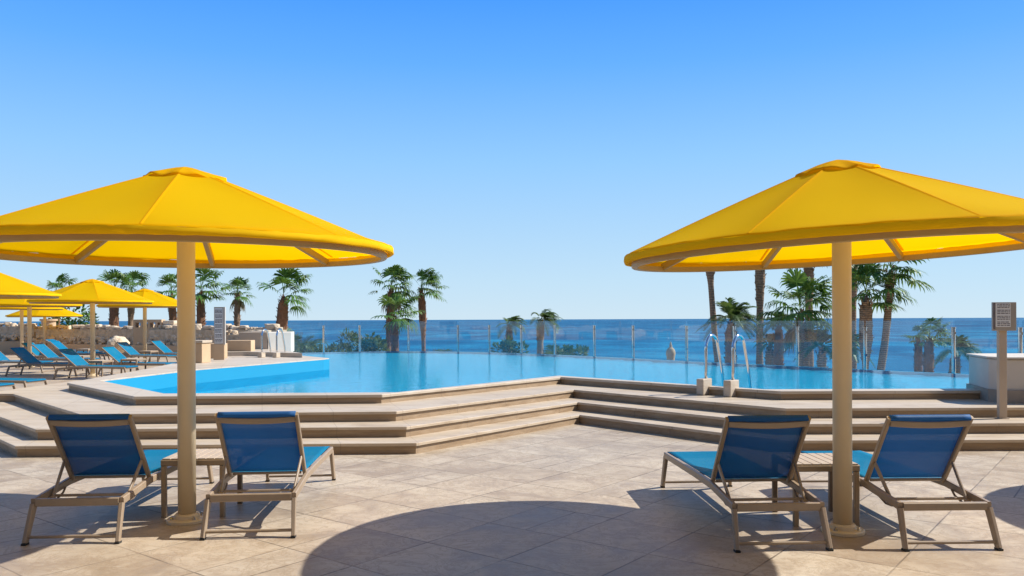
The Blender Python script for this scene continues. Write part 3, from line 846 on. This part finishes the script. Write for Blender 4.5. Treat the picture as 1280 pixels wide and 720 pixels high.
# ------------------------------------------------------------------ palms
def trunk_mesh(base, top, r0, r1, boot=.0, rb=.2, bend=0.0, seed=0):
    """tapered trunk; the upper `boot` share is thicker and covered in old leaf bases"""
    rr = random.Random(seed); b = bmesh.new()
    n = 22; pts = []; sc = []
    for i in range(n + 1):
        t = i / n
        p = base.lerp(top, t); p.x += bend * math.sin(PI * t); p.y += bend * .2 * math.sin(PI * t)
        r = r0 + (r1 - r0) * t
        if t < .08: r *= 1.25 - t * 3
        if boot and t > 1 - boot:
            u = (t - (1 - boot)) / boot
            r = max(r, r1 + (rb - r1) * min(1, u * 3.0) * (1 - .45 * max(0, u - .7) / .3))
        if t > .93: r *= 1 - .7 * (t - .93) / .07
        pts.append(p); sc.append(r * (1 + rr.uniform(-.07, .07)))
    sweep(b, pts, circ(1.0, 10), scales=sc)
    for f in b.faces: f.smooth = True
    if boot:                                     # cut leaf bases: small upturned wedges
        L = (top - base).length
        for k in range(int(L * boot * 46)):
            t = 1 - boot * rr.random(); i = min(n, int(t * n)); c = base.lerp(top, t); c.x += bend * math.sin(PI * t)
            a = rr.random() * 2 * PI; o = Vector((math.cos(a), math.sin(a), 0)); sd = Vector((-o.y, o.x, 0))
            r = sc[i] * .85; w = .05; h = rr.uniform(.10, .24)
            q = [c + o * r - sd * w, c + o * r + sd * w, c + o * (r + rr.uniform(.05, .12)) + sd * w * .6 + Vector((0, 0, h)), c + o * (r + .06) - sd * w * .6 + Vector((0, 0, h))]
            b.faces.new([b.verts.new(v) for v in q])
    return b
def fan_leaf(b, origin, d, pet, rad, droop, rr, segs=15, spread=105):
    """petiole plus a pleated fan of narrow drooping segments"""
    d = d.normalized(); side, up = frame_of(d)
    g = Vector((0, 0, -1))
    mid = origin + d * pet * .5 + Vector((0, 0, .05)); hub = origin + d * pet + g * (droop * .10 * pet)
    w = .016
    vs = [[b.verts.new(p - side * w), b.verts.new(p + side * w)] for p in (origin, mid, hub)]
    for a_, c_ in zip(vs, vs[1:]): b.faces.new((a_[0], a_[1], c_[1], c_[0]))
    dd = (hub - mid).normalized(); side, up = frame_of(dd)
    for k in range(segs):
        ph = R(-spread + 2 * spread * (k + .5) / segs + rr.uniform(-3, 3))
        dr = dd * math.cos(ph) + side * math.sin(ph) + up * .10 * math.cos(2 * ph)
        L = rad * (1 - .28 * abs(ph / R(spread)) ** 2) * rr.uniform(.88, 1.06)
        sd = (side * math.cos(ph) - dd * math.sin(ph)).normalized()
        ww = rad * math.tan(R(spread) / segs) * .62
        lift = up * (.03 if k % 2 else -.02)
        p1 = hub + dr * L * .5 + lift + g * droop * .05 * L; p2 = hub + dr * L * .82 + g * droop * .24 * L; p3 = hub + dr * L * .97 + g * droop * (.52 + rr.uniform(0, .2)) * L
        h0 = b.verts.new(hub)
        a1, a2 = b.verts.new(p1 - sd * ww), b.verts.new(p1 + sd * ww); c1, c2 = b.verts.new(p2 - sd * ww * .55), b.verts.new(p2 + sd * ww * .55)
        t_ = b.verts.new(p3)
        b.faces.new((h0, a1, a2)); b.faces.new((a1, c1, c2, a2)); b.faces.new((c1, t_, c2))
def feather_leaf(b, origin, d, L, droop, rr, n=22):
    d = d.normalized(); side, up = frame_of(d); prev = None; w = .02
    for i in range(n + 1):
        t = i / n
        p = origin + d * L * t * (1 - .12 * t * droop) + Vector((0, 0, -1)) * droop * L * .62 * t ** 2.2
        if prev is not None:
            dd = (p - prev).normalized(); s2, u2 = frame_of(dd)
            q = [b.verts.new(v) for v in (prev - s2 * w, prev + s2 * w, p + s2 * w * .9, p - s2 * w * .9)]
            b.faces.new(q)
            if i > 3:
                ll = L * .30 * math.sin(PI * min(1, .12 + .88 * t) ** .8) ** .6 * rr.uniform(.8, 1.1)
                for s in (-1, 1):
                    ld = (dd * .65 + s2 * s * .8 + u2 * .28).normalized()
                    e = p + ld * ll + Vector((0, 0, -.25 * ll)); m_ = p + ld * ll * .5; k = dd * .022
                    b.faces.new([b.verts.new(v) for v in (p - k, m_ - k * 1.2, e, m_ + k * 1.2, p + k)])
        prev = p
WIND = Vector((1.0, 0, 0))
def crown_dirs(rr, n, wind, low, high):
    out = []
    for i in range(n):
        a = i * 2.39996 + rr.uniform(-.3, .3); e = low + (high - low) * ((i + .5) / n) + rr.uniform(-.1, .1)
        d = Vector((math.cos(a) * math.cos(e), math.sin(a) * math.cos(e), math.sin(e)))
        out.append(d + WIND * wind * rr.uniform(.35, 1.35))
    return out
def palm(name, label, base, top, kind='fan', size=1.0, r0=.2, r1=.17, boot=0.0, rb=.24, bend=0.0, n=20, wind=.45, dead=0, seed=1, group='palm trees beyond the terrace'):
    rr = random.Random(seed); base = Vector(base); top = Vector(top)
    root = tag(empty(name, base), label, 'palm tree', group)
    b = trunk_mesh(Vector((0, 0, -.3)), top - base, r0, r1, boot, rb, bend, seed)
    link('trunk', b, M['boots'] if boot > .45 else M['bark'], root)
    o = top - base; b = bmesh.new()
    if kind == 'fan':
        for i, d in enumerate(crown_dirs(rr, max(10, int(n * .95)), wind, -.30, 1.3)):
            fan_leaf(b, o + Vector((0, 0, -.12 + .35 * i / n * size)), d, size * rr.uniform(.45, .95), size * rr.uniform(.52, .86), .35 + .75 * rr.random() ** 1.5, rr, spread=rr.uniform(75, 112))
    else:
        for d in crown_dirs(rr, n, wind, -.15, 1.4):
            feather_leaf(b, o + Vector((0, 0, .05)), d, size * rr.uniform(1.3, 1.75), .55 + .45 * rr.random(), rr)
    link('crown', b, M['fan'] if kind == 'fan' else M['feather'], root, rec=False)
    if dead:
        b = bmesh.new()
        for i in range(dead):
            a = rr.random() * 2 * PI; d = Vector((math.cos(a) * .8, math.sin(a) * .8, -.9))
            fan_leaf(b, o + Vector((0, 0, -.15 - .35 * rr.random())), d, size * .4, size * .6, 1.1, rr, 9, 70)
        link('dry_leaves', b, M['dead'], root, rec=False)
    return root
def bush(label, base, h, w, n, mat, seed, group='low palms and bushes beyond the terrace', name='bush', kind=None):
    rr = random.Random(seed); root = tag(empty(name, base), label, 'bush', group); b = bmesh.new()
    st = bmesh.new()
    for i in range(7):
        a = i * .9; tube(st, [(0, 0, -.3), (math.cos(a) * w * .2, math.sin(a) * w * .2, h * .4), (math.cos(a) * w * .33, math.sin(a) * w * .33, h * .75)], .035, 6, [1, .7, .35])
    link('stem', st, M['bark'], root)
    if kind == 'feather':
        for d in crown_dirs(rr, n, .2, .1, 1.45):
            feather_leaf(b, Vector((rr.uniform(-.2, .2) * w, rr.uniform(-.2, .2) * w, h * .25)), d, h * rr.uniform(.7, .95), .5 + .4 * rr.random(), rr)
    else:
        cl = [(rr.uniform(-.5, .5) * w, rr.uniform(-.4, .4) * w, h * rr.uniform(.35, .95), rr.uniform(.16, .3) * w) for _ in range(14)]
        for i in range(n):
            cx_, cy_, cz_, cr_ = rr.choice(cl); u = Vector((rr.gauss(0, 1), rr.gauss(0, 1), rr.gauss(0, 1))).normalized()
            c = Vector((cx_, cy_, cz_ * (1 - .25 * abs(cx_) / w))) + u * cr_ * rr.uniform(.5, 1.0)
            d = (u + Vector((rr.uniform(-.6, .6), rr.uniform(-.6, .6), rr.uniform(-.2, .8)))).normalized(); sd = d.cross(Vector((rr.random(), rr.random(), 1))).normalized(); l = rr.uniform(.16, .36)
            b.faces.new([b.verts.new(v) for v in (c, c + d * l * .5 - sd * l * .26, c + d * l, c + d * l * .5 + sd * l * .26)])
    link('foliage', b, mat, root, rec=False)
    return root

FAN = 'tall fan palms beyond the terrace'
palm('fan_palm', 'fan palm above the top of the distant parasol near the pool corner', (-32.6, 58, -2.5), (-32.73, 58, 3.55), size=1.15, boot=.5, seed=21, group=FAN)
palm('fan_palm', 'thick trunked fan palm, left of a close pair behind the distant parasols', (-25.64, 52, -2.5), (-25.6, 52, 3.45), size=1.2, r0=.28, r1=.24, boot=.6, rb=.28, seed=22, group=FAN)
palm('fan_palm', 'slim fan palm, right of a close pair behind the distant parasols', (-26.6, 56, -2.5), (-26.34, 56, 3.7), size=1.15, seed=23, boot=.3, group=FAN)
palm('fan_palm', 'fan palm just left of the left foreground parasol pole', (-22.4, 54, -2.5), (-22.75, 54, 3.4), size=1.2, boot=.6, rb=.24, seed=24, group=FAN)
palm('fan_palm', 'fan palm with red brown trunk just right of the left foreground parasol pole', (-19.25, 50, -2.5), (-19.25, 50, 3.35), size=1.35, r0=.2, r1=.2, boot=.62, rb=.25, seed=25, group=FAN)
palm('fan_palm', 'small crowned thin fan palm right of the tall rules board', (-19.13, 56, -2.5), (-19.02, 56, 3.5), size=.95, r0=.2, r1=.17, boot=.42, rb=.21, seed=26, dead=4, group=FAN)
palm('fan_palm', 'stout fan palm with swollen brown trunk behind the far left ladder', (-13.35, 46, -2.5), (-13.0, 46, 3.0), size=1.3, r0=.2, r1=.17, boot=.66, rb=.31, seed=27, wind=.75, n=18, group=FAN)
palm('fan_palm', 'taller palm at the back of the close pair in the centre left', (-8.75, 56, -3), (-8.35, 56, 3.9), size=1.3, r0=.2, r1=.17, boot=.6, rb=.24, seed=28, dead=8, wind=.6, n=30, group=FAN)
palm('fan_palm', 'shorter palm at the front of the close pair in the centre left', (-7.5, 52, -3), (-7.57, 52, 1.9), size=1.45, r0=.2, r1=.2, boot=.8, rb=.25, seed=29, wind=.75, n=22, group=FAN)
palm('fan_palm', 'lone palm with bulging upper trunk, right of the centre left pair', (-6.15, 56, -3), (-6.3, 56, 3.75), size=1.3, r0=.15, r1=.13, boot=.5, rb=.25, bend=.08, seed=30, wind=.8, n=27, group=FAN)
palm('wind_bent_palm', 'smaller wind blown palm in the centre above the glass fence', (-.25, 60, -3.5), (-.2, 60, 1.15), size=1.0, kind='feather', r0=.2, r1=.2, boot=.4, rb=.26, seed=31, wind=.9, n=26, group='wind blown palms above the glass fence')
palm('wind_bent_palm', 'larger wind blown palm in the centre with its crown swept right', (1.88, 56, -3.5), (1.98, 56, 1.55), size=1.1, kind='feather', r0=.25, r1=.22, boot=.3, rb=.26, seed=32, wind=1.0, n=30, group='wind blown palms above the glass fence')
TALL = 'tall palms behind the right foreground parasol'
palm('fan_palm', 'leaning thin palm trunk left of the bushy date palm, crown behind the right parasol', (10.65, 40, -4.2), (9.75, 40, 5.0), r0=.16, r1=.14, boot=.16, rb=.26, bend=-.12, seed=33, group=TALL)
palm('date_palm', 'bushy date palm with arching fronds behind the front pool ladder', (10.2, 38, -4.2), (10.3, 38, 1.45), kind='feather', size=1.12, r0=.2, r1=.2, boot=.5, rb=.27, seed=34, wind=.45, n=42, group='date palms behind the pool')
palm('fan_palm', 'straight palm trunk right of the bushy date palm, crown behind the right parasol', (12.22, 40, -4.2), (12.3, 40, 5.2), r0=.19, r1=.16, boot=.3, rb=.25, seed=35, group=TALL)
palm('fan_palm', 'palm with brown trunk top peeking over the leafy palm left of the right pole', (16.25, 44, -4.4), (16.15, 44, 4.9), r0=.22, r1=.2, boot=.22, rb=.30, seed=36, group=TALL)
palm('fan_palm', 'full leafy fan palm just left of the right foreground parasol pole', (12.8, 36, -4), (12.83, 36, 1.9), size=1.35, r0=.15, r1=.15, boot=.25, rb=.22, seed=37, n=34, wind=.3, dead=7, group='leafy fan palms beside the right pole')
palm('date_palm', 'short dark palm behind and left of the leafy fan palm', (12.45, 38, -4.2), (12.55, 38, 1.3), kind='feather', size=.75, r0=.22, r1=.2, boot=.6, rb=.24, seed=38, n=24, wind=.2, group='date palms behind the pool')
palm('fan_palm', 'palm trunk right beside the right foreground parasol pole', (16.9, 40, -4.3), (16.87, 40, 5.4), r0=.17, r1=.16, boot=.3, rb=.22, seed=39, group=TALL)
palm('fan_palm', 'leafy fan palm with a brown skirted trunk just right of the right pole', (14.83, 34, -4), (14.9, 34, 2.55), size=1.2, r0=.13, r1=.13, boot=.42, rb=.27, seed=40, n=28, wind=.3, group='leafy fan palms beside the right pole')
palm('fan_palm', 'curved slender palm leaning right, its crown partly under the right parasol', (14.65, 34, -4), (15.95, 34, 3.65), size=1.15, r0=.16, r1=.15, boot=.14, rb=.2, bend=.28, seed=41, n=26, wind=.25, group=TALL)
LOWP = 'low palms behind the right end of the fence'
palm('fan_palm', 'low palm, left of a pair beyond the fence near the right wall', (23.1, 46, -4.5), (23.14, 46, .45), size=.8, r0=.12, r1=.12, boot=.55, rb=.22, seed=42, n=14, wind=.6, group=LOWP)
palm('fan_palm', 'low palm with skirted trunk, right of a pair beyond the fence near the right wall', (22.6, 44, -4.5), (22.7, 44, .5), size=.95, r0=.14, r1=.14, boot=.6, rb=.26, seed=43, n=18, wind=.8, group=LOWP)
palm('date_palm', 'low spreading date palm beside the right wall', (21.7, 40, -4.5), (21.95, 40, -.1), kind='feather', size=1.0, r0=.2, r1=.2, boot=.4, rb=.25, seed=44, n=30, wind=.7, group='date palms behind the pool')

px = lambda u, d: (u - 640) * d / 1010
for u, d, zt, size, lab in [(1027, 35, .35, .85, 'dark low palm left of the right parasol pole behind the glass'),
                            (1006, 36, .75, .80, 'pale frond clump hanging under the leafy fan palm'),
                            (962, 39, .35, .6, 'small low palm beside the straight trunk right of the bushy date palm'),
                            (1060, 37, .25, .8, 'dark low palm partly hidden by the right parasol pole')]:
    palm('date_palm', lab, (px(u, d), d, -4.2), (px(u, d), d, zt), kind='feather', size=size, r0=.16, r1=.15, boot=.4, rb=.2, seed=u, n=24, wind=.2, group='date palms behind the pool')
for u, d, zt, zb, w, kind, mat, lab in [
    (300, 50, .9, -2.2, 1.6, 'feather', 'feather', 'bushy young palm below the thin palm, right of the tall board'),
    (322, 48, 1.75, -2.2, 1.8, 'feather', 'feather', 'dark young palm left of the stout palm trunk behind the far ladder'),
    (368, 50, 1.9, -2.2, 1.5, 'feather', 'feather', 'dark young palm right of the stout palm trunk behind the far ladder'),
    (262, 44, 1.6, -2.0, 2.2, 'feather', 'fan', 'leafy green palm clump right of the left parasol pole'),
    (236, 46, 1.9, -2.0, 2.0, 'feather', 'feather', 'leafy green palm clump behind the left parasol pole'),
    (168, 50, 1.5, -2.0, 2.2, 'feather', 'fan', 'green palm clump under the close pair of palms at the left'),
    (75, 52, 2.5, -2.0, 3.0, None, 'fan', 'rounded green tree behind the lowest far parasol'),
    (100, 54, 2.5, -2.0, 2.6, None, 'fan', 'rounded green tree right of the lowest far parasol'),
    (5, 52, 2.3, -2.0, 2.0, 'feather', 'feather', 'green palm clump at the left edge above the rock wall'),
    (380, 46, .35, -3.0, 1.6, None, 'pale', 'dry bush behind the glass right of the white wall'),
    (428, 48, .72, -3.0, 2.6, None, 'pale', 'pale bush behind the glass between the two left fence posts'),
    (462, 48, .85, -3.0, 1.9, None, 'pale', 'pale bush behind the glass left of the centre left palms'),
    (546, 50, .75, -3.0, 2.1, 'feather', 'pale', 'spiky bush right of the lone palm behind the glass'),
    (636, 50, .55, -3.2, 1.6, None, 'pale', 'yellow green bush under the smaller wind blown palm'),
    (690, 50, .75, -3.2, 1.9, 'feather', 'pale', 'spiky bush right of the larger wind blown palm trunk'),
    (712, 48, .3, -3.2, 1.5, None, 'pale', 'dry grey green bush right of the spiky bush in the centre'),
    (1204, 36, -.9, -4.5, 1.2, None, 'pale', 'small pale bush at the left end of the right wall')]:
    bush(lab, (px(u, d), d, zb), zt - zb, w, 46 if kind else 1500, M[mat], u, kind=kind)

# ------------------------------------------------------------------ light, sky, camera
sun_dir = Vector((2.33, .55, 2.15)).normalized()
el = math.asin(sun_dir.z); az = math.atan2(sun_dir.x, sun_dir.y)
sl = bpy.data.lights.new('sun', 'SUN'); sl.energy = 5.0; sl.angle = R(.5); sl.color = (1.0, .965, .90)
so = bpy.data.objects.new('sun', sl); COL.objects.link(so); so.rotation_euler = sun_dir.to_track_quat('Z', 'Y').to_euler(); so.location = sun_dir * 50
W = bpy.data.worlds.new('World'); S.world = W; W.use_nodes = True
nt = W.node_tree; bg = nt.nodes['Background']
sky = nt.nodes.new('ShaderNodeTexSky'); sky.sky_type = 'NISHITA'; sky.sun_disc = False
sky.sun_elevation = el; sky.sun_rotation = az; sky.altitude = 0; sky.air_density = 1.0; sky.dust_density = 0.0; sky.ozone_density = 1.6
# a clean maritime sky: deep blue falling to pale blue, not yellow, low over the sea
geo = nt.nodes.new('ShaderNodeNewGeometry'); sp = nt.nodes.new('ShaderNodeSeparateXYZ'); nt.links.new(geo.outputs['Incoming'], sp.inputs[0])
up = nt.nodes.new('ShaderNodeMath'); up.operation = 'MULTIPLY'; up.inputs[1].default_value = -1; nt.links.new(sp.outputs[2], up.inputs[0])
gr = nt.nodes.new('ShaderNodeValToRGB'); nt.links.new(up.outputs[0], gr.inputs[0])
stops = [(0.0, (4.1, 5.35, 6.3)), (.05, (3.6, 5.15, 6.5)), (.19, (2.05, 4.2, 7.0)), (.30, (.90, 3.05, 7.2)), (.38, (.42, 2.3, 7.1)), (.6, (.4, 1.6, 4.6))]
e = gr.color_ramp.elements
while len(e) < len(stops): e.new(.5)
for i, (p, c) in enumerate(stops): e[i].position = p; e[i].color = (*(v / 8 for v in c), 1)
ml = nt.nodes.new('ShaderNodeVectorMath'); ml.operation = 'SCALE'; ml.inputs[3].default_value = 8.0; nt.links.new(gr.outputs[0], ml.inputs[0])
mr = nt.nodes.new('ShaderNodeMapRange'); mr.inputs[1].default_value = .40; mr.inputs[2].default_value = .75; mr.inputs[3].default_value = .95; mr.inputs[4].default_value = 0
nt.links.new(up.outputs[0], mr.inputs[0])
mx = nt.nodes.new('ShaderNodeMix'); mx.data_type = 'RGBA'; nt.links.new(mr.outputs[0], mx.inputs[0]); nt.links.new(sky.outputs[0], mx.inputs[6]); nt.links.new(ml.outputs[0], mx.inputs[7])
nt.links.new(mx.outputs[2], bg.inputs[0]); bg.inputs[1].default_value = .10

cam = bpy.data.cameras.new('camera'); co = bpy.data.objects.new('camera', cam); COL.objects.link(co)
cam.sensor_width = 36; cam.lens = 36 * 1010 / 1280; cam.shift_y = 39.3 / 1280; cam.clip_start = .05; cam.clip_end = 150000
co.location = (0, 0, 1.6); co.rotation_euler = (R(90), R(.22), 0); S.camera = co
S.view_settings.view_transform = 'Standard'; S.view_settings.look = 'None'; S.view_settings.exposure = 0.55; S.view_settings.gamma = 1
S.cycles.max_bounces = 8; S.cycles.transparent_max_bounces = 24; S.cycles.use_denoising = True
